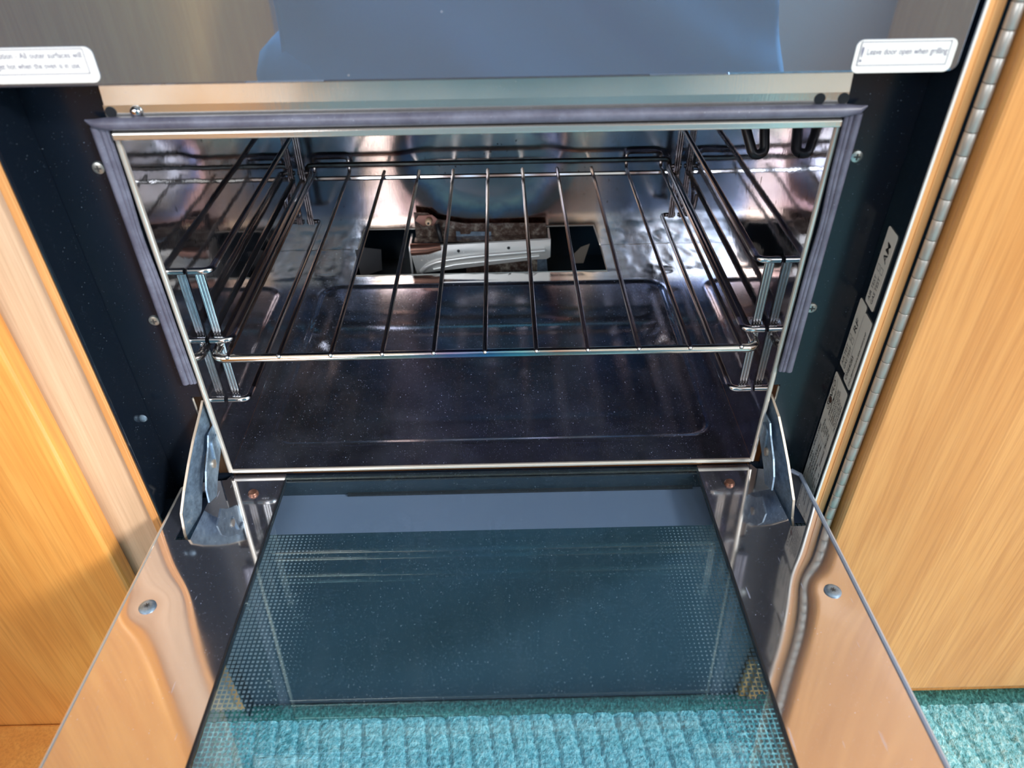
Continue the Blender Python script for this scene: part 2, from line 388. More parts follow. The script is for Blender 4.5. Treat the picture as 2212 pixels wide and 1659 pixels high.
# ------------------------------------------------------------------ mesh builder
ORIG = {}
class MB:
    def __init__(s): s.v = []; s.f = []; s.mi = []; s.cur = 0
    def add(s, vs, fs):
        b = len(s.v); s.v += [tuple(p) for p in vs]; s.f += [tuple(i + b for i in f) for f in fs]; s.mi += [s.cur] * len(fs); return s
    def box(s, a, b):
        (x0, y0, z0), (x1, y1, z1) = a, b
        x0, x1 = sorted((x0, x1)); y0, y1 = sorted((y0, y1)); z0, z1 = sorted((z0, z1))
        return s.add([(x0, y0, z0), (x1, y0, z0), (x1, y1, z0), (x0, y1, z0), (x0, y0, z1), (x1, y0, z1), (x1, y1, z1), (x0, y1, z1)],
                     [(0, 3, 2, 1), (4, 5, 6, 7), (0, 1, 5, 4), (1, 2, 6, 5), (2, 3, 7, 6), (3, 0, 4, 7)])
    def prism(s, pts, off):
        n = len(pts); off = Vector(off); A = [Vector(p) for p in pts]; B = [p + off for p in A]
        fs = [tuple(range(n))[::-1], tuple(range(n, 2 * n))]
        for i in range(n): j = (i + 1) % n; fs.append((i, j, n + j, n + i))
        return s.add(A + B, fs)
    def tube(s, path, r, n=8, cap=True, flat=None):
        P = [Vector(p) for p in path]; m = len(P); rings = []
        t0 = (P[1] - P[0]).normalized()
        up = Vector((0, 0, 1)) if abs(t0.z) < 0.9 else Vector((0, 1, 0))
        u = t0.cross(up).normalized()
        for i in range(m):
            a = P[i] - P[i - 1] if i else P[1] - P[0]
            b = P[i + 1] - P[i] if i < m - 1 else a
            t = (a.normalized() + b.normalized()).normalized() if (a.normalized() + b.normalized()).length > 1e-6 else a.normalized()
            u = (u - t * u.dot(t)).normalized(); v = t.cross(u)
            k = r[i] if isinstance(r, (list, tuple)) else r
            rings.append([P[i] + u * math.cos(2 * PI * q / n) * k + v * math.sin(2 * PI * q / n) * k * (flat or 1) for q in range(n)])
        vs = [p for rg in rings for p in rg]; fs = []
        for i in range(m - 1):
            for q in range(n):
                a0 = i * n + q; a1 = i * n + (q + 1) % n
                fs.append((a0, a1, a1 + n, a0 + n))
        if cap: fs.append(tuple(range(n))[::-1]); fs.append(tuple(range((m - 1) * n, m * n)))
        return s.add(vs, fs)
    def lathe(s, prof, c=(0, 0, 0), axis='z', n=20):
        vs = []; c = Vector(c)
        for (r, h) in prof:
            for q in range(n):
                a = 2 * PI * q / n; p = (r * math.cos(a), r * math.sin(a), h)
                if axis == 'y': p = (p[0], -h, p[1])        # h grows towards the viewer (-y)
                vs.append(c + Vector(p))
        fs = []
        for i in range(len(prof) - 1):
            for q in range(n):
                a0 = i * n + q; a1 = i * n + (q + 1) % n
                fs.append((a0, a1, a1 + n, a0 + n))
        fs.append(tuple(range(n))[::-1]); fs.append(tuple(range((len(prof) - 1) * n, len(prof) * n)))
        return s.add(vs, fs)
    def grid(s, nx, ny, fn, skip=None):
        b = []
        for j in range(ny + 1):
            for i in range(nx + 1): b.append(fn(i / nx, j / ny))
        fs = []
        for j in range(ny):
            for i in range(nx):
                if skip and skip((i + .5) / nx, (j + .5) / ny): continue
                a = j * (nx + 1) + i; fs.append((a, a + 1, a + nx + 2, a + nx + 1))
        return s.add(b, fs)
    def build(s, name, mat, parent=None, smooth=False, bevel=0, loc=None, fix=True):
        me = bpy.data.meshes.new(name); me.from_pydata(s.v, [], s.f)
        mats = mat if isinstance(mat, (list, tuple)) else [mat]
        for m in mats: me.materials.append(m)
        for p, mi in zip(me.polygons, s.mi): p.material_index = mi; p.use_smooth = bool(smooth)
        if fix:
            bm = bmesh.new(); bm.from_mesh(me); bmesh.ops.recalc_face_normals(bm, faces=bm.faces); bm.to_mesh(me); bm.free()
        if smooth and smooth != 'all': me.set_sharp_from_angle(angle=math.radians(40))
        o = bpy.data.objects.new(name, me); COL.objects.link(o)
        place(o, parent, loc)
        if bevel:
            md = o.modifiers.new('bevel', 'BEVEL'); md.width = bevel; md.segments = 3; md.limit_method = 'ANGLE'; md.angle_limit = math.radians(40)
        return o
def place(o, parent, loc=None):
    L = Vector(loc) if loc is not None else Vector((0, 0, 0))
    ORIG[o.name] = L
    if parent is not None:
        o.parent = parent; o.location = L - ORIG[parent.name]
    else:
        o.location = L
def copy_part(o, parent, loc):
    c = o.copy(); COL.objects.link(c); place(c, parent, loc)
    for ch in list(o.children):
        cc = ch.copy(); COL.objects.link(cc); cc.parent = c; cc.location = ch.location; ORIG[cc.name] = Vector(loc) + ch.location
    return c
def thing(name, label, cat, loc, group=None):
    o = bpy.data.objects.new(name, None); COL.objects.link(o); o.empty_display_size = 0.05
    o.location = loc; ORIG[o.name] = Vector(loc); o['label'] = label; o['category'] = cat
    if group: o['group'] = group
    return o
def struct(o): o['kind'] = 'structure'; return o
def fillet(pts, r, n=5):
    P = [Vector(p) for p in pts]; out = [P[0]]
    for i in range(1, len(P) - 1):
        a = (P[i - 1] - P[i]); b = (P[i + 1] - P[i]); k = min(r, a.length * .49, b.length * .49)
        p0 = P[i] + a.normalized() * k; p1 = P[i] + b.normalized() * k
        for q in range(n + 1):
            t = q / n; out.append(p0 * (1 - t) ** 2 + P[i] * 2 * t * (1 - t) + p1 * t * t)
    out.append(P[-1]); return out
def rrect(x0, x1, y0, y1, r, n=5):
    pts = []
    for cx, cy, a0 in ((x1 - r, y1 - r, 0), (x0 + r, y1 - r, PI / 2), (x0 + r, y0 + r, PI), (x1 - r, y0 + r, 3 * PI / 2)):
        for q in range(n + 1):
            a = a0 + PI / 2 * q / n; pts.append((cx + r * math.cos(a), cy + r * math.sin(a)))
    return pts

# ------------------------------------------------------------------ lettering
def lettering(name, items, mat, parent, origin, ux, uy, lift=0.00025):
    """items: (text, x, y, size, squeeze, align, shear) in the sticker's own metres, joined to one flat print."""
    O = Vector(origin); ux = Vector(ux).normalized(); uy = Vector(uy).normalized(); nz = ux.cross(uy)
    mb = MB()
    for it in items:
        if it[0] == 'line':
            _, x0, y0, x1, y1, wd = it
            a = Vector((x0, y0)); b = Vector((x1, y1)); d = (b - a).normalized(); nn = Vector((-d.y, d.x)) * wd / 2
            q = [a + nn, a - nn, b - nn, b + nn]
            mb.add([O + ux * p.x + uy * p.y + nz * lift for p in q], [(0, 1, 2, 3)]); continue
        if it[0] == 'rect':
            _, x0, y0, x1, y1, wd = it
            for (p, q) in (((x0, y0), (x1, y0)), ((x1, y0), (x1, y1)), ((x1, y1), (x0, y1)), ((x0, y1), (x0, y0))):
                a = Vector(p); b = Vector(q); d = (b - a).normalized(); nn = Vector((-d.y, d.x)) * wd / 2; a = a - d * wd / 2; b = b + d * wd / 2
                mb.add([O + ux * v.x + uy * v.y + nz * lift for v in (a + nn, a - nn, b - nn, b + nn)], [(0, 1, 2, 3)])
            continue
        if it[0] == 'ellipse':
            _, cx, cy, rx, ry, wd, a0, a1 = it
            n = 40; P = []
            for q in range(n + 1):
                a = a0 + (a1 - a0) * q / n
                P.append((cx + rx * math.cos(a), cy + ry * math.sin(a), cx + (rx - wd) * math.cos(a), cy + (ry - wd) * math.sin(a)))
            vs = []
            for p in P: vs += [O + ux * p[0] + uy * p[1] + nz * lift, O + ux * p[2] + uy * p[3] + nz * lift]
            mb.add(vs, [(2 * i, 2 * i + 1, 2 * i + 3, 2 * i + 2) for i in range(n)]); continue
        if it[0] == 'disc':
            _, cx, cy, r = it
            mb.add([O + ux * (cx + r * math.cos(k * PI / 12)) + uy * (cy + r * math.sin(k * PI / 12)) + nz * lift for k in range(24)], [tuple(range(24))]); continue
        txt, x, y, size, sq, al, sh = it
        cu = bpy.data.curves.new('txt', 'FONT'); cu.body = txt; cu.size = size; cu.align_x = al; cu.shear = sh; cu.resolution_u = 3
        cu.offset = size * 0.012
        to = bpy.data.objects.new('txt', cu); COL.objects.link(to)
        bpy.context.view_layer.update()
        dg = bpy.context.evaluated_depsgraph_get()
        me = bpy.data.meshes.new_from_object(to.evaluated_get(dg))
        mb.add([O + ux * (x + v.co.x * sq) + uy * (y + v.co.y) + nz * lift for v in me.vertices], [tuple(p.vertices) for p in me.polygons])
        bpy.data.objects.remove(to); bpy.data.meshes.remove(me); bpy.data.curves.remove(cu)
    return mb.build(name, mat, parent, fix=False)
def sticker(name, parent, pts2, origin, ux, uy, mat, thick=0.0002):
    O = Vector(origin); ux = Vector(ux); uy = Vector(uy); nz = ux.cross(uy)
    return MB().prism([O + ux * p[0] + uy * p[1] for p in pts2], nz * thick).build(name, mat, parent)

# ================================================================== SETTING
FZ = -0.305
fl = struct(MB().box((-1.4, -2.1, FZ - 0.03), (1.4, 0.5, FZ - 0.004)).build('floor', M['wood_edge']))
wb = MB(); # wall behind the photographer with a window opening
for a, b in (((-1.4, -2.06, FZ), (1.4, -2.0, 0.5)), ((-1.4, -2.06, 1.45), (1.4, -2.0, 1.7)), ((-1.4, -2.06, 0.5), (-1.3, -2.0, 1.45)), ((0.3, -2.06, 0.5), (1.4, -2.0, 1.45))):
    wb.box(a, b)
struct(wb.build('wall_back', M['cream_wall']))
wr = MB()
for a, b in (((1.35, -2.0, FZ), (1.4, 0.5, 0.35)), ((1.35, -2.0, 1.6), (1.4, 0.5, 1.7)), ((1.35, -0.35, 0.35), (1.4, 0.5, 1.6)), ((1.35, -2.0, 0.35), (1.4, -1.98, 1.6))):
    wr.box(a, b)
struct(wr.build('wall_right', M['cream_wall']))
struct(MB().box((-1.4, 0.5, FZ), (1.4, 0.55, 1.7)).build('wall_front', M['cream_wall']))
struct(MB().box((-1.4, -2.0, FZ), (-1.35, 0.5, 1.7)).build('wall_left', M['cream_wall']))
struct(MB().box((-1.4, -2.06, 1.7), (1.4, 0.55, 1.75)).build('ceiling', M['cream_wall']))
w1 = MB()
for a, b in (((1.36, -1.99, 0.35), (1.39, -0.34, 0.38)), ((1.36, -1.99, 1.57), (1.39, -0.34, 1.6)), ((1.36, -1.18, 0.38), (1.39, -1.15, 1.57))): w1.box(a, b)
struct(w1.build('window_1', M['white_frame']))
w2 = MB()
for a, b in (((-1.3, -2.05, 0.5), (0.3, -2.02, 0.53)), ((-1.3, -2.05, 1.42), (0.3, -2.02, 1.45)), ((-0.52, -2.05, 0.53), (-0.49, -2.02, 1.42))): w2.box(a, b)
struct(w2.build('window_2', M['white_frame']))

# low wooden units around the galley, mirrored in the dark glass and the steel
t = thing('side_cabinet', 'orange wooden galley cabinet standing along the left side, out of frame', 'cabinet', (-0.95, -1.2, FZ))
MB().box((-1.34, -1.9, FZ), (-0.62, -0.62, 0.36)).build('carcass', M['wood_left'], t, bevel=0.004)
MB().box((-0.619, -1.88, FZ + 0.06), (-0.602, -0.64, 0.33)).build('door', M['wood_left'], t, bevel=0.003)
t = thing('bench_locker', 'low beech veneered bench locker by the right window, out of frame', 'cabinet', (1.23, -1.1, FZ))
MB().box((1.13, -1.95, FZ), (1.34, -0.35, 0.12)).build('carcass', M['wood_right'], t, bevel=0.004)
MB().box((1.116, -1.9, FZ + 0.05), (1.129, -0.4, 0.09)).build('front_panel', M['wood_right'], t, bevel=0.003)

# ================================================================== KITCHEN FRONT
# left: maple stile and amber door
kl = thing('kitchen_cabinet', 'amber wooden cabinet door with pale maple stile left of the oven', 'cabinet', (-0.42, 0.03, FZ))
MB().box((-0.2990, -0.030, FZ), (-0.2535, 0.25, 0.62)).build('stile', M['maple'], kl, bevel=0.001)['label'] = 'pale maple stile with fine grain lines'
MB().box((-0.62, -0.0475, FZ + 0.008), (-0.2885, -0.031, 0.60)).build('door', M['wood_left'], kl, bevel=0.004)
MB().box((-0.62, -0.028, FZ), (-0.300, 0.25, 0.62)).build('carcass', M['wood_left'], kl)
MB().box((-0.62, -0.125, FZ), (-0.2885, -0.0478, FZ + 0.022)).build('skirting', M['wood_left'], kl, bevel=0.003)
MB().box((-0.2530, -0.0375, FZ + 0.02), (-0.2482, -0.010, 0.62)).box((-0.2484, -0.0375, FZ + 0.02), (-0.2464, -0.0345, 0.62)).build('edging_strip', M['wood_edge'], kl, bevel=0.0008)
# right: strip, piano hinge and beech door
kr = thing('cupboard', 'beech veneered cupboard door on a long piano hinge right of the oven', 'cupboard', (0.42, 0.03, FZ))
MB().box((0.2475, -0.0315, FZ), (0.2530, 0.0, 0.62)).box((0.2441, -0.0315, FZ), (0.2476, -0.0285, 0.62)).build('edging_strip', M['wood_edge'], kr, bevel=0.0008)
MB().box((0.2535, -0.026, FZ), (0.62, 0.25, 0.62)).build('carcass', M['wood_right'], kr)
MB().box((0.2610, -0.0445, -0.2655), (0.62, -0.0275, 0.60)).build('door', M['wood_right'], kr, bevel=0.0035)
MB().box((0.2360, -0.028, FZ), (0.2535, -0.022, -0.240)).build('foot_block', M['wood_right'], kr, bevel=0.004)
hg = MB().box((0.2531, -0.030, -0.27), (0.2608, -0.0262, 0.60)).build('piano_hinge', M['dark_metal'], kr)
kn = None
pitch = 0.01232
for i in range(50):
    z = 0.3334 - i * pitch
    if kn is None:
        kn = MB().lathe([(0.0030, -pitch / 2 + 0.0002), (0.0033, -pitch / 2 + 0.0006), (0.0033, pitch / 2 - 0.0006), (0.0030, pitch / 2 - 0.0002)], n=16)\
            .build('knuckle', M['hinge_steel'], hg, smooth=True, loc=(0.2566, -0.0345, z))
    else:
        copy_part(kn, hg, (0.2566, -0.0345, z))

# ================================================================== CARPET
cp = thing('carpet', 'teal loop pile carpet with dark bound edge in front of the cupboards', 'carpet', (0, -0.5, FZ))
rnd = random.Random(3)
def cpz(x, y):
    k = math.floor((x + 0.02 * math.sin(y * 9)) / 0.0205)
    fx = ((x + 0.02 * math.sin(y * 9)) / 0.0205) - k
    groove = math.exp(-((min(fx, 1 - fx)) / 0.10) ** 2)
    br = 0.5 + 0.5 * noise.noise(Vector((k * 7.3, y * 45, 1)))
    return -0.0035 * groove * (0.35 + br) + 0.0016 * noise.noise(Vector((x * 420, y * 260, 0))) + 0.001 * noise.noise(Vector((x * 60, y * 60, 3)))
def cfn(u, v):
    x = -0.287 + u * 0.987; y = -0.40 + v * 0.359
    return (x, y, FZ + 0.004 + cpz(x, y))
cpl = MB().grid(520, 190, cfn).build('pile', M['carpet'], cp, smooth='all', fix=False); cpl['kind'] = 'stuff'
MB().box((-0.287, -1.95, FZ - 0.004), (0.93, -0.05, FZ - 0.001)).build('backing', M['carpet'], cp)
MB().box((-0.287, -1.95, FZ - 0.001), (0.93, -0.40, FZ + 0.003)).build('pile', M['carpet'], cp)
MB().tube([(-0.287, -0.0325, FZ + 0.001), (0.7, -0.0325, FZ + 0.001)], 0.0095, 12, flat=0.5).build('bound_edge', M['carpet_edge'], cp, smooth=True)

# ================================================================== OVEN
ov = thing('built_in_oven', 'black and stainless built-in gas oven with its lower door folded open', 'oven', (0, 0.17, -0.26))
# -- plinth and casing
MB().box((-0.2525, -0.0225, FZ), (0.2352, 0.02, -0.030)).build('kick_panel', M['plinth'], ov)
# -- front flanges either side (black enamel) with the hinge slots left open
fb = MB()
fb.box((-0.2470, 0.0005, 0.0722), (-0.2010, 0.003, 0.44)); fb.box((-0.2470, 0.0005, -0.10), (-0.2120, 0.003, 0.0722)); fb.box((-0.2120, 0.0005, -0.10), (-0.2010, 0.003, -0.006))
fb.build('front_flange', M['enamel_flange'], ov)
fb = MB()
fb.box((0.2010, 0.0005, 0.0722), (0.2470, 0.003, 0.44)); fb.box((0.2085, 0.0005, -0.10), (0.2470, 0.003, 0.0722)); fb.box((0.2010, 0.0005, -0.10), (0.2085, 0.003, -0.006))
fb.build('front_flange', M['enamel_flange'], ov)
MB().box((-0.2000, 0.0005, -0.10), (0.2000, 0.003, -0.008)).build('front_flange', M['enamel_flange'], ov)
# side cheeks in front of the flanges
MB().prism([(-0.2460, 0, -0.30), (-0.2445, -0.0365, -0.30), (-0.2459, -0.0375, -0.30), (-0.2475, 0, -0.30)], (0, 0, 0.74)).build('side_cheek', M['enamel'], ov, bevel=0.0004)
ck = MB().prism([(0.2455, 0, -0.238), (0.2428, -0.0305, -0.238), (0.2437, -0.0315, -0.238), (0.2468, 0, -0.238)], (0, 0, 0.678)).build('side_cheek', M['enamel'], ov, bevel=0.0003)
MB().box((0.2426, -0.0325, -0.238), (0.2440, -0.0312, 0.44)).build('edge_trim', M['trim_white'], ov)
MB().tube([(-0.2449, -0.0378, -0.28), (-0.2449, -0.0378, 0.44)], 0.0008, 8).build('edge_trim', M['enamel'], ov, smooth=True)
# slot interiors
for sgn, x0, x1 in ((-1, -0.2120, -0.2040), (1, 0.2040, 0.2085)):
    MB().box((x0, 0.018, -0.006), (x1, 0.02, 0.0722)).build('hinge_pocket', M['black_hole'], ov)
    MB().tube([(x0 if sgn < 0 else x1, 0.002, 0.070), (x0 if sgn < 0 else x1, 0.002, 0.022)], 0.0009, 6).build('pocket_edge', M['rim'], ov, smooth=True)

# -- cavity
MB().box((-0.2022, 0.0, -0.001), (-0.2005, 0.356, 0.285)).build('cavity_side', M['steel_side'], ov)
MB().box((0.2005, 0.0, -0.001), (0.2022, 0.356, 0.285)).build('cavity_side', M['steel_side'], ov)
MB().box((-0.2022, 0.004, 0.2760), (0.2022, 0.356, 0.2780)).build('cavity_roof', M['steel_ceiling'], ov)
MB().box((-0.2005, 0.001, 0.2625), (0.2005, 0.004, 0.2780)).build('roof_front', M['steel'], ov)
def back(u, v):
    x = -0.2005 + 0.401 * u; z = 0.0 + 0.276 * v
    ex = (x + 0.004) / 0.088; ez = (z - 0.105) / 0.072
    d = math.sqrt(ex * ex + ez * ez)
    s = max(0, min(1, (1.12 - d) / 0.5)); s = s * s * (3 - 2 * s)
    fold = 0.0012 * math.exp(-((z - 0.255) / 0.004) ** 2)
    return (x, 0.3545 + 0.0045 * s - fold, z)
def bskip(u, v):
    x = -0.2005 + 0.401 * u; z = 0.276 * v
    return z < 0.0245 and (-0.153 + z * 0.41) < x < (0.123 - z * 0.37)
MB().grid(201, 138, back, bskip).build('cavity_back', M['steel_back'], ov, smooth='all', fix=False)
rim = MB(); rim.tube([(-0.153, 0.3535, 0.0005), (-0.143, 0.3535, 0.0250), (0.114, 0.3535, 0.0250), (0.123, 0.3535, 0.0005)], 0.0009, 6)
rim.tube([(-0.153, 0.3535, 0.0005), (-0.152, 0.2945, 0.0002), (0.1240, 0.2945, 0.0002), (0.123, 0.3535, 0.0005)], 0.0008, 6)
rim.build('opening_rim', M['rim'], ov, smooth=True)
def floor_z(x, y):
    def edge(a, w=0.004):
        s = max(0, min(1, a / w)); return s * s * (3 - 2 * s)
    rx, ry = 0.179, 0.1235
    cx, cy = 0, 0.1505
    r = 0.02
    qx = abs(x - cx) - (rx - r); qy = abs(y - cy) - (ry - r)
    d = math.hypot(max(qx, 0), max(qy, 0)) + min(max(qx, qy), 0) - r    # <0 inside
    z = -0.0015 * edge(-d) * (0.5 + 0.5 * min(1, y / 0.25)) + 0.0003 * math.exp(-(d / 0.002) ** 2)
    if y > 0.285: z += min(1, (y - 0.285) / 0.01) * (0.0007 * noise.noise(Vector((x * 45, y * 40, 5))) + 0.0003 * noise.noise(Vector((x * 120, y * 60, 9))))
    if abs(x) > 0.186: z += 0.0
    return z
def ffn(u, v):
    x = -0.2004 + 0.4008 * u; y = 0.001 + 0.353 * v
    return (x, y, floor_z(x, y))
def fskip(u, v):
    x = -0.2004 + 0.4008 * u; y = 0.001 + 0.353 * v
    return y > 0.2945 and -0.152 < x < 0.1235
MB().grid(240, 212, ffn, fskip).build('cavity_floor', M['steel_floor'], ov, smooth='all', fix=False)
# recess behind the opening
bx = MB()
bx.box((-0.17, 0.29, -0.050), (0.15, 0.45, -0.048)); bx.box((-0.17, 0.42, -0.05), (0.15, 0.422, 0.05)); bx.box((-0.172, 0.29, -0.05), (-0.17, 0.422, -0.001)); bx.box((0.15, 0.29, -0.05), (0.152, 0.422, -0.001))
bx.box((-0.17, 0.3640, 0.040), (0.15, 0.422, 0.042)); bx.box((-0.172, 0.3640, -0.05), (-0.17, 0.422, 0.04)); bx.box((0.15, 0.3640, -0.05), (0.152, 0.422, 0.04))
bx.box((-0.17, 0.292, -0.05), (0.15, 0.2935, -0.002))
bx.build('flue_recess', M['dark_metal'], ov)
MB().prism([(-0.150, 0.33, -0.022), (-0.128, 0.345, -0.022), (-0.126, 0.345, 0.004), (-0.142, 0.335, 0.012), (-0.152, 0.33, 0.012)], (0, 0.001, 0)).build('recess_bracket', M['dark_bracket'], ov)
MB().prism([(0.093, 0.345, -0.018), (0.104, 0.345, -0.018), (0.110, 0.345, 0.006), (0.100, 0.345, 0.002), (0.093, 0.345, -0.006)], (0, 0.001, 0)).build('recess_bracket', M['galv_edge'], ov)

# -- rolled rim round the cavity mouth
rm = MB(); rm.tube([(-0.2012, -0.0005, -0.001), (-0.2012, -0.0005, 0.262)], 0.0020, 10); rm.build('cavity_rim', M['rim'], ov, smooth=True)
rm = MB(); rm.tube([(0.2012, -0.0005, -0.001), (0.2012, -0.0005, 0.262)], 0.0018, 10); rm.build('cavity_rim', M['rim'], ov, smooth=True)
rm = MB(); rm.tube([(-0.200, -0.0005, -0.0010), (0.200, -0.0005, -0.0010)], 0.0017, 10); rm.build('cavity_rim', M['rim'], ov, smooth=True)
MB().box((-0.2005, -0.0075, 0.2592), (0.2005, 0.0005, 0.2636)).build('cavity_rim', M['brushed_low'], ov, bevel=0.001)

# -- silicone seal
g = MB()
g.tube([(-0.2125, -0.006, 0.2705), (-0.2085, -0.006, 0.2686), (-0.200, -0.0062, 0.2683), (0.200, -0.0062, 0.2683), (0.2085, -0.006, 0.2686), (0.2125, -0.006, 0.2705)],
       [0.0004, 0.0024, 0.0036, 0.0036, 0.0024, 0.0004], 12)
g.build('door_seal', M['gasket'], ov, smooth=True)
for s in (-1, 1):
    g = MB()
    def bow(x, k):
        return [(s * (x + k * math.sin(PI * min(1, max(0, (0.262 - z) / 0.174))) * 0.0006 + (0.0012 * math.exp(-((z - 0.20) / 0.02) ** 2) if k else 0)), -0.004, z)
                for z in [0.2660 - q * 0.178 / 18 for q in range(19)]]
    g.tube(bow(0.2093, 0), 0.0026, 10); g.tube(bow(0.2056, 1), 0.0017, 10); g.tube(bow(0.2034, 1), 0.0013, 8)
    g.build('door_seal', M['gasket'], ov, smooth=True)

# -- stainless fascia above the mouth, hidden higher up by the grill door
MB().box((-0.2017, -0.0030, 0.2700), (0.2020, 0.0012, 0.2772)).build('lower_fascia', M['brushed_low'], ov)
MB().prism([(-0.2008, -0.0034, 0.2772), (-0.2008, 0.0010, 0.3100), (-0.2008, 0.0022, 0.3100), (-0.2008, -0.0022, 0.2772)], (0.4026, 0, 0)).build('upper_fascia', M['brushed'], ov)
for x, z in ((-0.1985, 0.2735), (0.1865, 0.2738), (0.1995, 0.2738)):
    MB().lathe([(0.0030, 0.0), (0.0030, 0.0003)], (x, -0.0031, z), 'y', 20).build('fixing_hole', M['black_hole'], ov)
MB().lathe([(0.0034, 0.0), (0.0033, 0.0010), (0.0024, 0.0022), (0.0008, 0.0027)], (-0.1847, -0.0031, 0.2735), 'y', 18).build('dome_bolt', M['chrome'], ov, smooth=True)

# -- cross head screws on the flanges
def screw_mesh(parent, loc, r=0.0037):
    o = MB().lathe([(r, 0.0), (r, 0.0005), (r * 0.9, 0.0011), (r * 0.55, 0.0015), (0.0002, 0.0016)], (0, 0, 0), 'y', 20).build('screw', M['screw'], parent, smooth=True, loc=loc)
    c = MB(); a = r * 0.5; b = r * 0.13
    c.box((-a, -0.0018, -b), (a, -0.0014, b)); c.box((-b, -0.0018, -a), (b, -0.0014, a)); x = c.build('cross_slot', M['screw_dark'], o, loc=loc)
    return o
s0 = screw_mesh(ov, (-0.2177, 0.0005, 0.2413))
for p in ((-0.2179, 0.0005, 0.1373), (0.2170, 0.0005, 0.2398), (0.2153, 0.0005, 0.1370)): copy_part(s0, ov, p)
# dome rivet on the left cheek
MB().lathe([(0.0030, 0), (0.0026, 0.0012), (0.0012, 0.002)], (-0.2440, -0.0120, 0.0640), 'y', 16).build('rivet', M['galv'], ov, smooth=True)

# -- grill door above (its lower corner in view)
gd = MB().prism([(x, -0.037, z) for x, z in rrect(-0.2365, 0.2365, 0.2967, 0.50, 0.004)], (0, 0.016, 0)).build('grill_door', M['hob_glass'], ov, bevel=0.0012)
gd['label'] = 'closed dark mirror glass door with a fine dot print'
# stickers on it
UX, UY = (1, 0, 0), (0, 0, 1)
st = sticker('warning_sticker', ov, rrect(0.1840, 0.2325, 0.2956 + 0.0012, 0.3120, 0.0032), (0, -0.0372, 0), UX, UY, M['sticker_white'])
lettering('lettering', [('Leave door open when grilling', 0.1895, 0.3052, 0.0042, 0.76, 'LEFT', 0), ('rect', 0.1862, 0.3003, 0.2295, 0.3110, 0.00045),
    ('!', 0.1862, 0.3020, 0.0100, 0.9, 'LEFT', 0), ('line', 0.1860, 0.3003, 0.1860, 0.3110, 0.0003)], M['ink_grey'], st, (0, -0.0372, 0), UX, UY, 0.0003)
st = sticker('warning_sticker', ov, rrect(-0.2345, -0.1803, 0.2988, 0.3150, 0.0036), (0, -0.0372, 0), UX, UY, M['sticker_white'])
lettering('lettering', [('Caution - All outer surfaces will', -0.2290, 0.3102, 0.0040, 0.84, 'LEFT', 0), ('get hot when the oven is in use.', -0.2275, 0.3055, 0.0040, 0.77, 'LEFT', 0),
    ('rect', -0.2335, 0.3030, -0.1845, 0.3142, 0.00045)], M['ink_grey'], st, (0, -0.0372, 0), UX, UY, 0.0003)

# -- labels on the right cheek: they read upwards; x' = +z, y' = +y
SX = 0.24545
def slant(p):     # follow the slightly tapered cheek
    return p
O = (0.24520, 0.0, 0.0); LX = (0, 0, 1); LY = Vector((0.0862, 0.9963, 0)).normalized()
def rr(z0, z1, y0, y1, r=0.002): return rrect(z0, z1, y0, y1, r, 4)
st = sticker('test_sticker', ov, rr(0.1480, 0.2005, -0.0245, -0.0090), O, LX, LY, M['sticker_silver'])
lettering('lettering', [('AIR TEST', 0.1510, -0.0148, 0.0046, 0.95, 'LEFT', 0.1), ('GAS TEST', 0.1508, -0.0202, 0.0046, 0.95, 'LEFT', 0.1),
    ('rect', 0.1722, -0.0150, 0.1760, -0.0112, 0.0003), ('rect', 0.1722, -0.0204, 0.1760, -0.0166, 0.0003), ('AM', 0.1795, -0.0200, 0.0075, 1.2, 'LEFT', 0.1)], M['ink'], st, O, LX, LY, 0.0003)
st = sticker('test_sticker', ov, rr(0.0925, 0.1462, -0.0150, -0.0022), O, LX, LY, M['sticker_silver'])
lettering('lettering', [('AIR TEST', 0.0945, -0.0072, 0.0044, 0.95, 'LEFT', 0.1), ('GAS TEST', 0.0943, -0.0124, 0.0044, 0.95, 'LEFT', 0.1),
    ('rect', 0.1150, -0.0074, 0.1188, -0.0036, 0.0003), ('rect', 0.1150, -0.0126, 0.1188, -0.0088, 0.0003), ('RF', 0.1225, -0.0112, 0.0072, 1.25, 'LEFT', 0.1),
    ('line', 0.1152, -0.0068, 0.1186, -0.0042, 0.0002)], M['ink'], st, O, LX, LY, 0.0003)
st = sticker('serial_sticker', ov, rr(0.0885, 0.1425, -0.0288, -0.0148), O, LX, LY, M['sticker_silver'], 0.0003)
lettering('lettering', [('OH64283', 0.0905, -0.0200, 0.0050, 0.95, 'LEFT', 0.1), ('CAO-28HP1+E1/3/4 /ESN /SG01/LNP', 0.0900, -0.0262, 0.0029, 0.96, 'LEFT', 0.15),
    ('line', 0.0900, -0.0152, 0.1400, -0.0152, 0.0002)], M['ink'], st, O, LX, LY, 0.0004)
st = sticker('rating_plate', ov, rr(-0.0240, 0.0850, -0.0282, -0.0008), O, LX, LY, M['sticker_silver'])
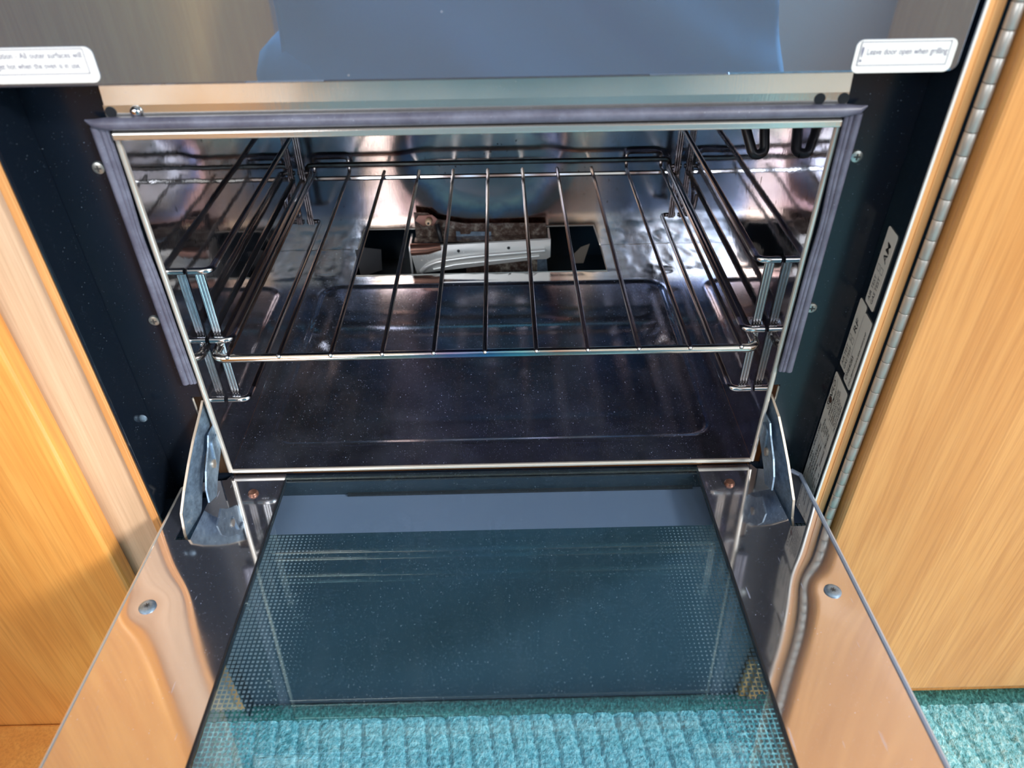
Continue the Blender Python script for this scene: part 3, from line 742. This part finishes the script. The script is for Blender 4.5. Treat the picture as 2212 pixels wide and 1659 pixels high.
T = [('SPINFLO', 0.0560, -0.0070, 0.0060, 1.0, 'LEFT', 0.25), ('ellipse', 0.0690, -0.0055, 0.0150, 0.0048, 0.0005, 0.5, 5.9),
    ('SPINFLO LIMITED,', 0.0520, -0.0120, 0.0031, 0.92, 'LEFT', 0.1), ('4-10 WELLAND CLOSE', 0.0500, -0.0152, 0.0031, 0.88, 'LEFT', 0.1),
    ('PARKWOOD IND EST.', 0.0508, -0.0184, 0.0031, 0.92, 'LEFT', 0.1), ('SHEFFIELD S3 9QY', 0.0512, -0.0214, 0.0031, 0.92, 'LEFT', 0.1),
    ('TEL 0114 2738157', 0.0515, -0.0244, 0.0031, 0.92, 'LEFT', 0.1), ('FAX 0114 2753094', 0.0500, -0.0272, 0.0031, 0.92, 'LEFT', 0.1),
    ('54000 CAPRICE 2040E', 0.0020, -0.0048, 0.0040, 0.95, 'LEFT', 0.1), ('CAT', -0.0215, -0.0048, 0.0036, 0.95, 'LEFT', 0.1), ('I 3+(28-30/37)', -0.0090, -0.0084, 0.0034, 1.0, 'LEFT', 0.1),
    ('Pn', -0.0215, -0.0116, 0.0034, 0.95, 'LEFT', 0.1), ('GAS BUTANO 28-30 mbar', -0.0060, -0.0122, 0.0032, 0.86, 'LEFT', 0.1), ('GAS PROPANO 30-37 mbar', -0.0060, -0.0160, 0.0032, 0.84, 'LEFT', 0.1),
    ('\u03a3Qn', -0.0215, -0.0190, 0.0034, 0.95, 'LEFT', 0.1), ('7.5kW (543g/h)', -0.0080, -0.0198, 0.0032, 0.95, 'LEFT', 0.1), ('CE', -0.0215, -0.0236, 0.0038, 0.95, 'LEFT', 0.1),
    ('0359 04', -0.0100, -0.0236, 0.0032, 0.95, 'LEFT', 0.1), ('2035890202', 0.0120, -0.0236, 0.0032, 0.95, 'LEFT', 0.1), ('E - PT - IE - SE - CY - GB - LV', -0.0215, -0.0270, 0.0030, 0.95, 'LEFT', 0.1),
    ('ELECTRICAL', 0.0335, -0.0092, 0.0030, 0.8, 'LEFT', 0.1), ('SUPPLY', 0.0360, -0.0122, 0.0030, 0.8, 'LEFT', 0.1), ('V 220-240', 0.0340, -0.0152, 0.0030, 0.8, 'LEFT', 0.1), ('~50HZ', 0.0370, -0.0182, 0.0030, 0.8, 'LEFT', 0.1), ('P MAX 800W', 0.0290, -0.0222, 0.0030, 0.8, 'LEFT', 0.1)]
for y in (-0.0096, -0.0132, -0.0170, -0.0206): T.append(('line', -0.0225, y + 0.0008, 0.0300, y + 0.0008, 0.00016))
for y in (-0.0188, -0.0228): T.append(('line', 0.0300, y, 0.0480, y, 0.00016))
T += [('line', 0.0305, -0.0060, 0.0305, -0.0265, 0.00018), ('line', 0.0490, -0.0100, 0.0490, -0.0278, 0.00018), ('line', -0.0130, -0.0030, -0.0130, -0.0265, 0.00018)]
lt = lettering('lettering', T, M['ink'], st, O, LX, LY, 0.0003)
lettering('scorch_mark', [('disc', 0.0632, -0.0066, 0.0026)], M['copper_brown'], st, O, LX, LY, 0.0005)

# -- hinge arms
LA = [(0.0035, 0.0664), (-0.0017, 0.062), (-0.0195, 0.0492), (-0.0319, 0.0386), (-0.0459, 0.0252), (-0.0565, 0.0131), (-0.0605, -0.0029), (-0.0612, -0.0120),
      (-0.0500, -0.0120), (-0.0374, -0.0031), (-0.0281, 0.0114), (-0.0149, 0.0290), (-0.0061, 0.0323), (0.0036, 0.0487)]
RA = [(0.0055, 0.0598), (-0.0010, 0.0560), (-0.0100, 0.0511), (-0.0220, 0.0400), (-0.0340, 0.0279), (-0.0511, 0.0077), (-0.0551, -0.0060), (-0.0590, -0.0120),
      (-0.0480, -0.0125), (-0.0364, -0.0110), (-0.0275, -0.0024), (-0.0125, 0.0119), (0.0002, 0.0240), (0.0115, 0.0418)]
for s, A in ((-1, LA), (1, RA)):
    ax_ = lambda y: s * (0.2060 - 0.18 * y)
    x = s * 0.2052
    arm = MB().prism([(ax_(y), y, z) for y, z in A], (s * 0.0016, 0, 0)).build('hinge_arm', M['galv'], ov)
    n_out = 8
    p = [(ax_(y) + s * 0.0008, y, z) for y, z in A[:n_out]]
    q = MB()
    for i in range(len(p) - 1):
        a, b = Vector(p[i]), Vector(p[i + 1]); d = (b - a).normalized(); nn = d.cross(Vector((1, 0, 0))) * 0.0004
        w_ = Vector((0.00085, 0, 0))
        q.add([a - w_ - nn, a + w_ - nn, b + w_ - nn, b - w_ - nn, a - w_ + nn, a + w_ + nn, b + w_ + nn, b - w_ + nn],
              [(0, 1, 2, 3), (4, 7, 6, 5), (0, 4, 5, 1), (3, 2, 6, 7), (0, 3, 7, 4), (1, 5, 6, 2)])
    q.build('worn_edge', M['galv_edge'], arm)
    x2 = s * 0.2022
    lk = MB().prism([(x2, y, z) for y, z in [(0.002, 0.046), (-0.012, 0.0465), (-0.018, 0.040), (-0.032, 0.030), (-0.040, 0.020), (-0.0425, 0.0090), (-0.030, 0.0030), (-0.020, 0.012), (-0.004, 0.022), (0.002, 0.034)]], (s * 0.0012, 0, 0)).build('hinge_link', M['galv'], ov)
    bt = MB().tube([(x2 - s * 0.0014, -0.020, 0.026), (x2, -0.020, 0.026)], 0.0032, 14).build('pivot', M['galv_edge'], lk, smooth=True)
    MB().tube(fillet([(x2 - s * 0.0006, -0.004, 0.040), (x2 - s * 0.0006, -0.013, 0.040), (x2 - s * 0.0006, -0.018, 0.022)], 0.003), 0.0009, 6).build('raised_rib', M['galv'], lk, smooth=True)

# -- drop-down door, tilted up 3.5 degrees from level
TA = math.radians(3.5)
def dp(x, v, h=0.0):       # v metres out from the hinge, h above the inner face
    c, s = math.cos(TA), math.sin(TA)
    return (x, -0.002 - v * c + h * s, -0.0052 + v * s + h * c)
DL = 0.318
drm = ov
def dbox(mb, x0, x1, v0, v1, h0, h1):
    vs = [dp(x, v, h) for h in (h0, h1) for (x, v) in ((x0, v0), (x1, v0), (x1, v1), (x0, v1))]
    mb.add(vs, [(0, 1, 2, 3), (4, 7, 6, 5), (0, 4, 5, 1), (1, 5, 6, 2), (2, 6, 7, 3), (3, 7, 4, 0)]); return mb
XG = 0.1592
def side_panel(s):
    pts = [(XG, -0.001), (0.2015, -0.001), (0.2040, 0.0040), (0.2300, 0.0075), (0.2352, 0.0125), (0.2352, DL), (XG, DL)]
    # cut the hinge slot into it (a keyhole outline)
    slot = [(0.2100, 0.0160), (0.2195, 0.0160), (0.2225, 0.0655), (0.2112, 0.0660)]
    bm = bmesh.new()
    outer = [bm.verts.new(dp(s * x, v, 0)) for x, v in pts]
    inner = [bm.verts.new(dp(s * x, v, 0)) for x, v in slot]
    es = [bm.edges.new((outer[i], outer[(i + 1) % len(outer)])) for i in range(len(outer))] + [bm.edges.new((inner[i], inner[(i + 1) % 4])) for i in range(4)]
    bmesh.ops.triangle_fill(bm, edges=es, use_beauty=True, normal=Vector((0, 0, 1)))
    me = bpy.data.meshes.new('door_panel'); 
    r = bmesh.ops.extrude_face_region(bm, geom=list(bm.faces))
    off = Vector(dp(0, 0, -0.0012)) - Vector(dp(0, 0, 0))
    bmesh.ops.translate(bm, vec=off, verts=[e for e in r['geom'] if isinstance(e, bmesh.types.BMVert)])
    bmesh.ops.recalc_face_normals(bm, faces=bm.faces)
    bm.to_mesh(me); bm.free(); me.materials.append(M['door_steel'])
    o = bpy.data.objects.new('steel_panel', me); COL.objects.link(o); return o
dr = MB()
# door casing: the shallow tray beneath, open under the glass
for s in (-1, 1):
    dbox(dr, s * 0.2350, s * 0.2335, 0.010, DL, -0.022, -0.0013)
    dbox(dr, s * 0.1625, s * 0.1610, 0.006, DL, -0.010, -0.0013)
dbox(dr, -0.2335, 0.2335, 0.006, 0.0075, -0.022, -0.0013); dbox(dr, -0.2335, 0.2335, DL - 0.0015, DL, -0.022, -0.0013)
door = dr.build('drop_down_door', M['dark_metal'], ov)
door['label'] = 'open mirror steel lower door with a glass window'
for s in (-1, 1):
    place(side_panel(s), door)
    e = MB(); e.tube([dp(s * 0.2300, 0.0070, 0), dp(s * 0.2354, 0.0125, -0.0003), dp(s * 0.2356, DL, -0.0003)], 0.0018 if s > 0 else 0.0011, 8); e.build('panel_edge', M['blue_edge'] if s > 0 else M['rim'], door, smooth=True)
    b = MB(); dbox(b, s * XG, s * (XG - 0.0012), 0.006, DL, -0.004, 0.0004); b.build('glass_seal', M['black_hole'], door)
    b = MB(); b.tube([dp(s * (XG - 0.0016), 0.006, 0.0), dp(s * (XG - 0.0016), DL, 0.0)], 0.00045, 6); b.build('glass_edge', M['dark_metal'], door, smooth=True)
    b = MB(); dbox(b, s * 0.2085, s * 0.224, 0.012, 0.069, -0.021, -0.0200); b.build('slot_bottom', M['black_hole'], door)
    MB().lathe([(0.0040, 0), (0.0040, 0.0008), (0.0030, 0.0024), (0.0002, 0.0030)], n=18).build('hinge_screw', M['copper_brown'], door, smooth=True, loc=dp(s * 0.1790, 0.0205, 0))
    # screw, sunk a little in its dimple
    c = Vector(dp(s * 0.2188, 0.1235, 0.0)); n = (Vector(dp(0, 0, 1)) - Vector(dp(0, 0, 0))).normalized()
    q = n.to_track_quat('Z', 'Y')
    so = MB().lathe([(0.0054, 0.0), (0.0054, 0.0006), (0.0046, 0.0012), (0.0030, 0.0016), (0.0002, 0.0014)], n=24).build('screw', M['galv'], door, smooth=True, loc=c)
    so.rotation_mode = 'QUATERNION'; so.rotation_quaternion = q
    cs = MB()
    for k in range(3):
        a = k * PI / 3; d = Vector((math.cos(a), math.sin(a), 0)); e_ = Vector((-math.sin(a), math.cos(a), 0))
        cs.add([d * 0.0018 + e_ * 0.0003 + Vector((0, 0, 0.0018)), -d * 0.0018 + e_ * 0.0003 + Vector((0, 0, 0.0018)), -d * 0.0018 - e_ * 0.0003 + Vector((0, 0, 0.0018)), d * 0.0018 - e_ * 0.0003 + Vector((0, 0, 0.0018))], [(0, 1, 2, 3)])
    # (third level would be exceeded by a child of the screw: keep the star as a neighbour part)
    co = cs.build('star_recess', M['screw_dark'], door, loc=c, fix=False); co.rotation_mode = 'QUATERNION'; co.rotation_quaternion = q
b = MB(); dbox(b, -XG, XG, 0.0005, DL, -0.0040, 0.0002); b.build('inner_pane', M['inner_glass'], door)
b = MB(); dbox(b, -0.2330, 0.2330, 0.0, DL, -0.0185, -0.0145); b.mi = [1, 0, 1, 1, 1, 1]; b.build('outer_pane', [M['outer_glass'], M['outer_clear']], door)
b = MB(); dbox(b, -0.112, 0.155, 0.002, 0.0105, -0.0140, -0.0125); b.build('hinge_bar', M['black_hole'], door)

# -- gas burner
br = MB()
br.prism([(-0.0905, 0.32, 0.0190), (-0.0520, 0.32, 0.0212), (0.0602, 0.32, 0.0255), (0.0640, 0.32, 0.0262), (0.0640, 0.32, 0.0043), (0.0600, 0.32, 0.0018), (0.0480, 0.32, 0.0015), (-0.0280, 0.32, -0.0070), (-0.0850, 0.32, -0.0130)], (0, 0.0012, 0))
br.box((-0.0910, 0.3203, -0.020), (-0.0890, 0.352, 0.020)); br.box((0.0620, 0.3213, 0.006), (0.0640, 0.352, 0.024))
br.prism([(-0.088, 0.322, 0.0190), (0.063, 0.322, 0.0252), (0.063, 0.345, 0.0140), (-0.088, 0.345, 0.0080)], (0, 0, 0.0008))
burn = br.build('gas_burner', M['burner_steel'], ov)
burn['label'] = 'satin steel gas burner behind the cavity floor opening'
MB().tube(fillet([(-0.0800, 0.3195, -0.0110), (-0.0720, 0.3190, -0.0030), (-0.0600, 0.3188, 0.0020), (-0.0200, 0.3188, 0.0075), (0.0580, 0.3190, 0.0130)], 0.012), [0.0028] * 0 or 0.0026, 10).build('venturi_rib', M['burner_steel'], burn, smooth=True)
MB().tube([(-0.0660, 0.3192, -0.0075), (-0.0400, 0.3190, -0.0020), (0.0520, 0.3192, 0.0065)], 0.0014, 8).build('venturi_rib', M['burner_steel'], burn, smooth=True)
MB().tube([(-0.0885, 0.3185, 0.0175), (-0.0700, 0.3185, 0.0180), (-0.0560, 0.3190, 0.0200)], [0.0068, 0.0062, 0.0040], 14).build('burner_tube', M['copper_brown'], burn, smooth=True)
nb_ = MB()
for k in range(10): nb_.lathe([(0.0011, 0), (0.0007, 0.0008)], (-0.0830 + k * 0.0058, 0.3200, 0.0082 + k * 0.0004), 'y', 8)
for k in range(2): nb_.lathe([(0.0013, 0), (0.0009, 0.0009)], (-0.0780 + k * 0.0062, 0.3200, 0.0028), 'y', 8)
nb_.build('rivet_row', M['burner_steel'], burn)
for x, z in ((-0.037, 0.0140), (0.018, 0.0165)):
    MB().lathe([(0.0017, 0), (0.0017, 0.0004)], (x, 0.3199, z), 'y', 14).build('fixing_hole', M['black_hole'], burn)
MB().prism([(-0.0300, 0.328, -0.0200), (0.050, 0.328, -0.0200), (0.050, 0.328, 0.0005), (-0.0300, 0.328, -0.0075)], (0, 0.001, 0)).build('lower_plate', M['rust'], burn)
MB().prism([(0.0500, 0.327, -0.0200), (0.0620, 0.327, -0.0200), (0.0600, 0.327, 0.0020), (0.0500, 0.327, 0.0010)], (0, 0.001, 0)).build('side_tab', M['galv'], burn)
# scorched bracket above the burner
bk = MB().prism([(-0.0850, 0.3450, 0.0160), (0.0615, 0.3450, 0.0130), (0.0605, 0.3450, 0.0320), (0.0300, 0.3450, 0.0330), (-0.0300, 0.3450, 0.0340), (-0.0620, 0.3450, 0.0400), (-0.0700, 0.3450, 0.0470), (-0.0850, 0.3450, 0.0480)], (0, 0.002, 0)).build('burner_bracket', M['rust'], ov)
MB().box((-0.0860, 0.332, 0.0185), (0.0600, 0.3448, 0.0195)).build('bracket_lip', M['rust'], bk)
MB().prism([(-0.0400, 0.3440, 0.0190), (-0.0010, 0.3440, 0.0175), (-0.0010, 0.3440, 0.0240), (-0.0230, 0.3440, 0.0245), (-0.0250, 0.3440, 0.0215), (-0.0350, 0.3440, 0.0215), (-0.0360, 0.3440, 0.0250), (-0.0400, 0.3440, 0.0255)], (0, 0.0008, 0)).build('bare_metal_patch', M['galv'], bk)
MB().prism([(-0.0840, 0.3442, 0.0400), (-0.0760, 0.3442, 0.0340), (-0.0640, 0.3442, 0.0340), (-0.0600, 0.3442, 0.0410), (-0.0650, 0.3442, 0.0460), (-0.0800, 0.3442, 0.0460)], (0, -0.002, 0)).build('igniter_mount', M['copper_brown'], bk)
MB().lathe([(0.0036, 0), (0.0036, 0.004), (0.0028, 0.005), (0.0006, 0.005)], (-0.0692, 0.3420, 0.0395), 'y', 16).build('ceramic_igniter', M['ceramic'], bk, smooth=True)
MB().lathe([(0.0012, 0), (0.0012, 0.0062)], (-0.0692, 0.3420, 0.0392), 'y', 10).build('igniter_tip', M['soot'], bk, smooth=True)
MB().tube(fillet([(-0.060, 0.340, 0.036), (-0.058, 0.334, 0.030), (-0.056, 0.332, 0.020)], 0.004), 0.0028, 10).build('thermocouple', M['soot'], bk, smooth=True)

# -- wire shelf runners, one ladder each side
def runner(s):
    zs = (0.1575, 0.1012, 0.0465)
    xo, xi = s * 0.1990, s * 0.1842
    # fluted ladder posts, one in front and one at the back
    def post(yy, z0, z1, wd, xc=0.1945):
        sec = []
        for k in range(3):
            cx = (k - 1) * wd
            for q in range(7):
                a = PI + PI * q / 6; sec.append((s * xc + cx + wd * 0.5 * math.cos(a), yy + wd * 0.55 * math.sin(a)))
        sec += [(s * xc + wd * 1.5, yy + 0.001), (s * xc - wd * 1.5, yy + 0.001)]
        return MB().prism([(x, y, z0) for x, y in sec], (0, 0, z1 - z0))
    o = post(0.0335, 0.0455, 0.1560, 0.0022).build('shelf_runner', M['chrome'], ov, smooth=True)
    post(0.3300, 0.0440, 0.2600, 0.0022).build('rear_post', M['rack_wire'], o, smooth=True)
    for z in zs:
        m = MB()
        yb = 0.332
        path = [(xo, 0.0290, z), (xi, 0.0290, z), (xi, yb, z), (xo, yb, z)]
        m.tube(fillet(path, 0.006, 7), 0.0023, 12)
        m.build('runner_wire', M['rack_wire'], o, smooth=True)
    # bright front turn of each rung
    for z in zs:
        m = MB(); m.tube(fillet([(xo, 0.0288, z), (xi, 0.0288, z), (xi, 0.0420, z)], 0.006, 7), 0.00245, 14)
        m.build('front_hook', M['chrome'], o, smooth=True)
    return o
runner(-1); runner(1)
# sooty thermostat bulb clips hanging from the roof at the right
cl = MB()
cl.tube(fillet([(0.166, 0.100, 0.274), (0.174, 0.085, 0.236), (0.182, 0.072, 0.213), (0.190, 0.074, 0.214), (0.189, 0.084, 0.234), (0.180, 0.100, 0.274)], 0.006), 0.0034, 10)
cl.tube(fillet([(0.158, 0.100, 0.274), (0.165, 0.090, 0.250), (0.170, 0.083, 0.236)], 0.006), 0.0048, 10)
cl.build('thermostat_clip', M['soot'], ov, smooth=True)

# ================================================================== WIRE SHELF
rk = thing('oven_shelf', 'chromed wire oven shelf with heat-blued front rail inside the cavity', 'oven rack', (0, 0.18, 0.0925))
ZR = 0.0925
xs = [-0.0022 + 0.03648 * (i - 5) for i in range(11)]
m = MB(); m.tube(fillet([(-0.1955, 0.034, ZR + 0.0005), (-0.1955, 0.0175, ZR + 0.0005), (0.1925, 0.0175, ZR + 0.0005), (0.1925, 0.034, ZR + 0.0005)], 0.008, 8), 0.0032, 12)
m.build('front_rail', M['rack_front'], rk, smooth=True)['label'] = 'front rail tinted blue and gold by heat'
def side_wire(s, x):
    m = MB()
    m.tube(fillet([(x, 0.033, ZR + 0.0005), (x, 0.3330, ZR + 0.0005), (x - s * 0.003, 0.3400, ZR + 0.003), (x - s * 0.006, 0.3400, ZR + 0.0135), (0, 0.3400, ZR + 0.0135)], 0.005), 0.0027, 8)
    return m.build('side_rail', M['rack_wire'], rk, smooth=True)
side_wire(-1, -0.1955); side_wire(1, 0.1925)
m = MB(); m.tube([(-0.195, 0.3370, ZR - 0.0002), (0.193, 0.3370, ZR - 0.0002)], 0.0026, 8); m.build('rear_rail', M['chrome'], rk, smooth=True)
for i in (2, 3, 4, 5, 6, 7, 8):
    if i == 2:
        b0 = MB().tube([(0, 0, 0), (0, 0.3300, 0)], 0.0018, 8).build('bar', M['rack_wire'], rk, smooth=True, loc=(xs[2], 0.0155, ZR + 0.0030))
    else: copy_part(b0, rk, (xs[i], 0.0155, ZR + 0.0030))
for i0 in (0, 9):
    a, b = xs[i0], xs[i0 + 1]
    m = MB(); m.tube(fillet([(a, 0.0155, ZR + 0.0030), (a, 0.3440, ZR + 0.0030), (a, 0.3480, ZR + 0.018), (b, 0.3480, ZR + 0.018), (b, 0.3440, ZR + 0.0030), (b, 0.0155, ZR + 0.0030)], 0.005), 0.0018, 8)
    m.build('looped_bar', M['rack_wire'], rk, smooth=True)
e0 = None
for i in range(11):
    p = (xs[i], 0.0153, ZR + 0.0032)
    if e0 is None: e0 = MB().lathe([(0.0003, 0.0020), (0.0014, 0.0012), (0.0019, 0.0), (0.0019, -0.0006)], (0, 0, 0), 'y', 12).build('weld_end', M['chrome'], rk, smooth=True, loc=p)
    else: copy_part(e0, rk, p)
for s in (-1, 1):    # rear anti-tip cranks
    x = -0.1945 if s < 0 else 0.1925
    m = MB(); m.tube(fillet([(x, 0.3150, ZR), (x + s * 0.001, 0.3060, ZR - 0.004), (x + s * 0.0015, 0.2980, ZR - 0.020), (x + s * 0.0015, 0.2900, ZR - 0.021), (x + s * 0.001, 0.2880, ZR - 0.004)], 0.004), 0.0020, 8)
    m.build('anti_tip_crank', M['chrome'], rk, smooth=True)

# ================================================================== PERSON behind the camera (mirrored in the glass)
def skin_body(name, joints, bones, mat, parent, sub=2):
    me = bpy.data.meshes.new(name); names = list(joints)
    me.from_pydata([joints[k][0] for k in names], [(names.index(a), names.index(b)) for a, b in bones], [])
    o = bpy.data.objects.new(name, me); COL.objects.link(o); place(o, parent)
    md = o.modifiers.new('skin', 'SKIN'); sv = me.skin_vertices[0].data
    for i, k in enumerate(names):
        r = joints[k][1]; sv[i].radius = (r, r) if not isinstance(r, tuple) else r
        sv[i].use_root = (i == 0)
    sd = o.modifiers.new('sub', 'SUBSURF'); sd.levels = sub; sd.render_levels = sub
    me.materials.append(mat); me.materials
    dg = bpy.context.evaluated_depsgraph_get(); bpy.context.view_layer.update()
    nm = bpy.data.meshes.new_from_object(o.evaluated_get(bpy.context.evaluated_depsgraph_get()))
    o.modifiers.clear(); o.data = nm
    nm.materials.clear(); nm.materials.append(mat)
    for p in nm.polygons: p.use_smooth = True
    return o
pr = thing('person', 'person in blue denim crouching in front of the oven, seen only mirrored in its glass', 'person', (0, -0.95, FZ))
J = {'hips': ((0, -1.02, -0.02), 0.14), 'waist': ((0, -0.98, 0.16), 0.13), 'chest': ((0, -0.92, 0.36), 0.14), 'neck': ((0, -0.86, 0.56), 0.055), 'skull': ((0, -0.83, 0.68), 0.085), 'crown': ((0, -0.83, 0.76), 0.07)}
B = [('hips', 'waist'), ('waist', 'chest'), ('chest', 'neck'), ('neck', 'skull'), ('skull', 'crown')]
for s, nme in ((-1, 'l'), (1, 'r')):
    J.update({nme + 'sh': ((s * 0.19, -0.90, 0.48), 0.055), nme + 'el': ((s * 0.30, -0.72, 0.34), 0.042), nme + 'wr': ((s * 0.13, -0.53, 0.42), 0.026), nme + 'pa': ((s * 0.10, -0.48, 0.43), 0.026),
              nme + 'hip': ((s * 0.11, -1.0, 0.0), 0.095), nme + 'kn': ((s * 0.24, -0.68, 0.14), 0.062), nme + 'an': ((s * 0.20, -0.80, -0.24), 0.042), nme + 'toe': ((s * 0.21, -0.66, -0.272), 0.028)})
    B += [('chest', nme + 'sh'), (nme + 'sh', nme + 'el'), (nme + 'el', nme + 'wr'), (nme + 'wr', nme + 'pa'), ('hips', nme + 'hip'), (nme + 'hip', nme + 'kn'), (nme + 'kn', nme + 'an'), (nme + 'an', nme + 'toe')]
skin_body('body', J, B, M['skin'], pr)
C = {k: ((v[0][0], v[0][1], v[0][2]), v[1] * 1.22) for k, v in J.items() if k in ('hips', 'waist', 'chest', 'lsh', 'rsh', 'lel', 'rel', 'lhip', 'rhip', 'lkn', 'rkn', 'lan', 'ran')}
C['lan'] = ((-0.205, -0.79, -0.19), 0.075); C['ran'] = ((0.205, -0.79, -0.19), 0.075); C['lkn'] = (J['lkn'][0], 0.098); C['rkn'] = (J['rkn'][0], 0.098)
skin_body('denim_overalls', C, [b for b in B if b[0] in C and b[1] in C], M['blue_cloth'], pr)
hr = MB().lathe([(0.05, -0.02), (0.094, 0.02), (0.096, 0.06), (0.075, 0.10), (0.03, 0.125), (0.001, 0.13)], (0, -0.85, 0.68), 'z', 20).build('hair', M['hair'], pr, smooth=True)
# denim lap stretched between the knees
def lap(u, v):
    hw = 0.30 + 0.05 * max(0, 0.5 - v)
    x = -0.262 + 0.63 * u + (0.03 - 0.10 * v) * (1 if u > 0.9 else u)
    z = -0.02 + 0.50 * v
    y = -0.575 - 0.10 * v + 0.016 * math.sin(10 * u + 12 * v) + 0.012 * math.sin(26 * u * (0.3 + v)) - 0.05 * (2 * u - 1) ** 2
    return (x, y, z)
lp = MB().grid(80, 50, lap).build('denim_apron', M['blue_cloth'], pr, smooth='all', fix=False)
sm = lp.modifiers.new('thick', 'SOLIDIFY'); sm.thickness = 0.004
for s, nme in ((-1, 'l'), (1, 'r')):
    for k in range(4):
        z = 0.452 - k * 0.017
        L = (0.040, 0.044, 0.041, 0.033)[k]
        x = s * 0.100
        MB().tube(fillet([(x + s * 0.012, -0.490, z), (x + s * 0.004, -0.466, z), (x - s * (L - 0.016), -0.452, z - 0.003)], 0.008), [0.0085] * 7 + [0.0065], 8).build('finger', M['skin'], pr, smooth=True)
    MB().tube(fillet([(s * 0.112, -0.492, 0.418), (s * 0.098, -0.478, 0.404), (s * 0.080, -0.466, 0.404)], 0.008), 0.009, 8).build('thumb', M['skin'], pr, smooth=True)
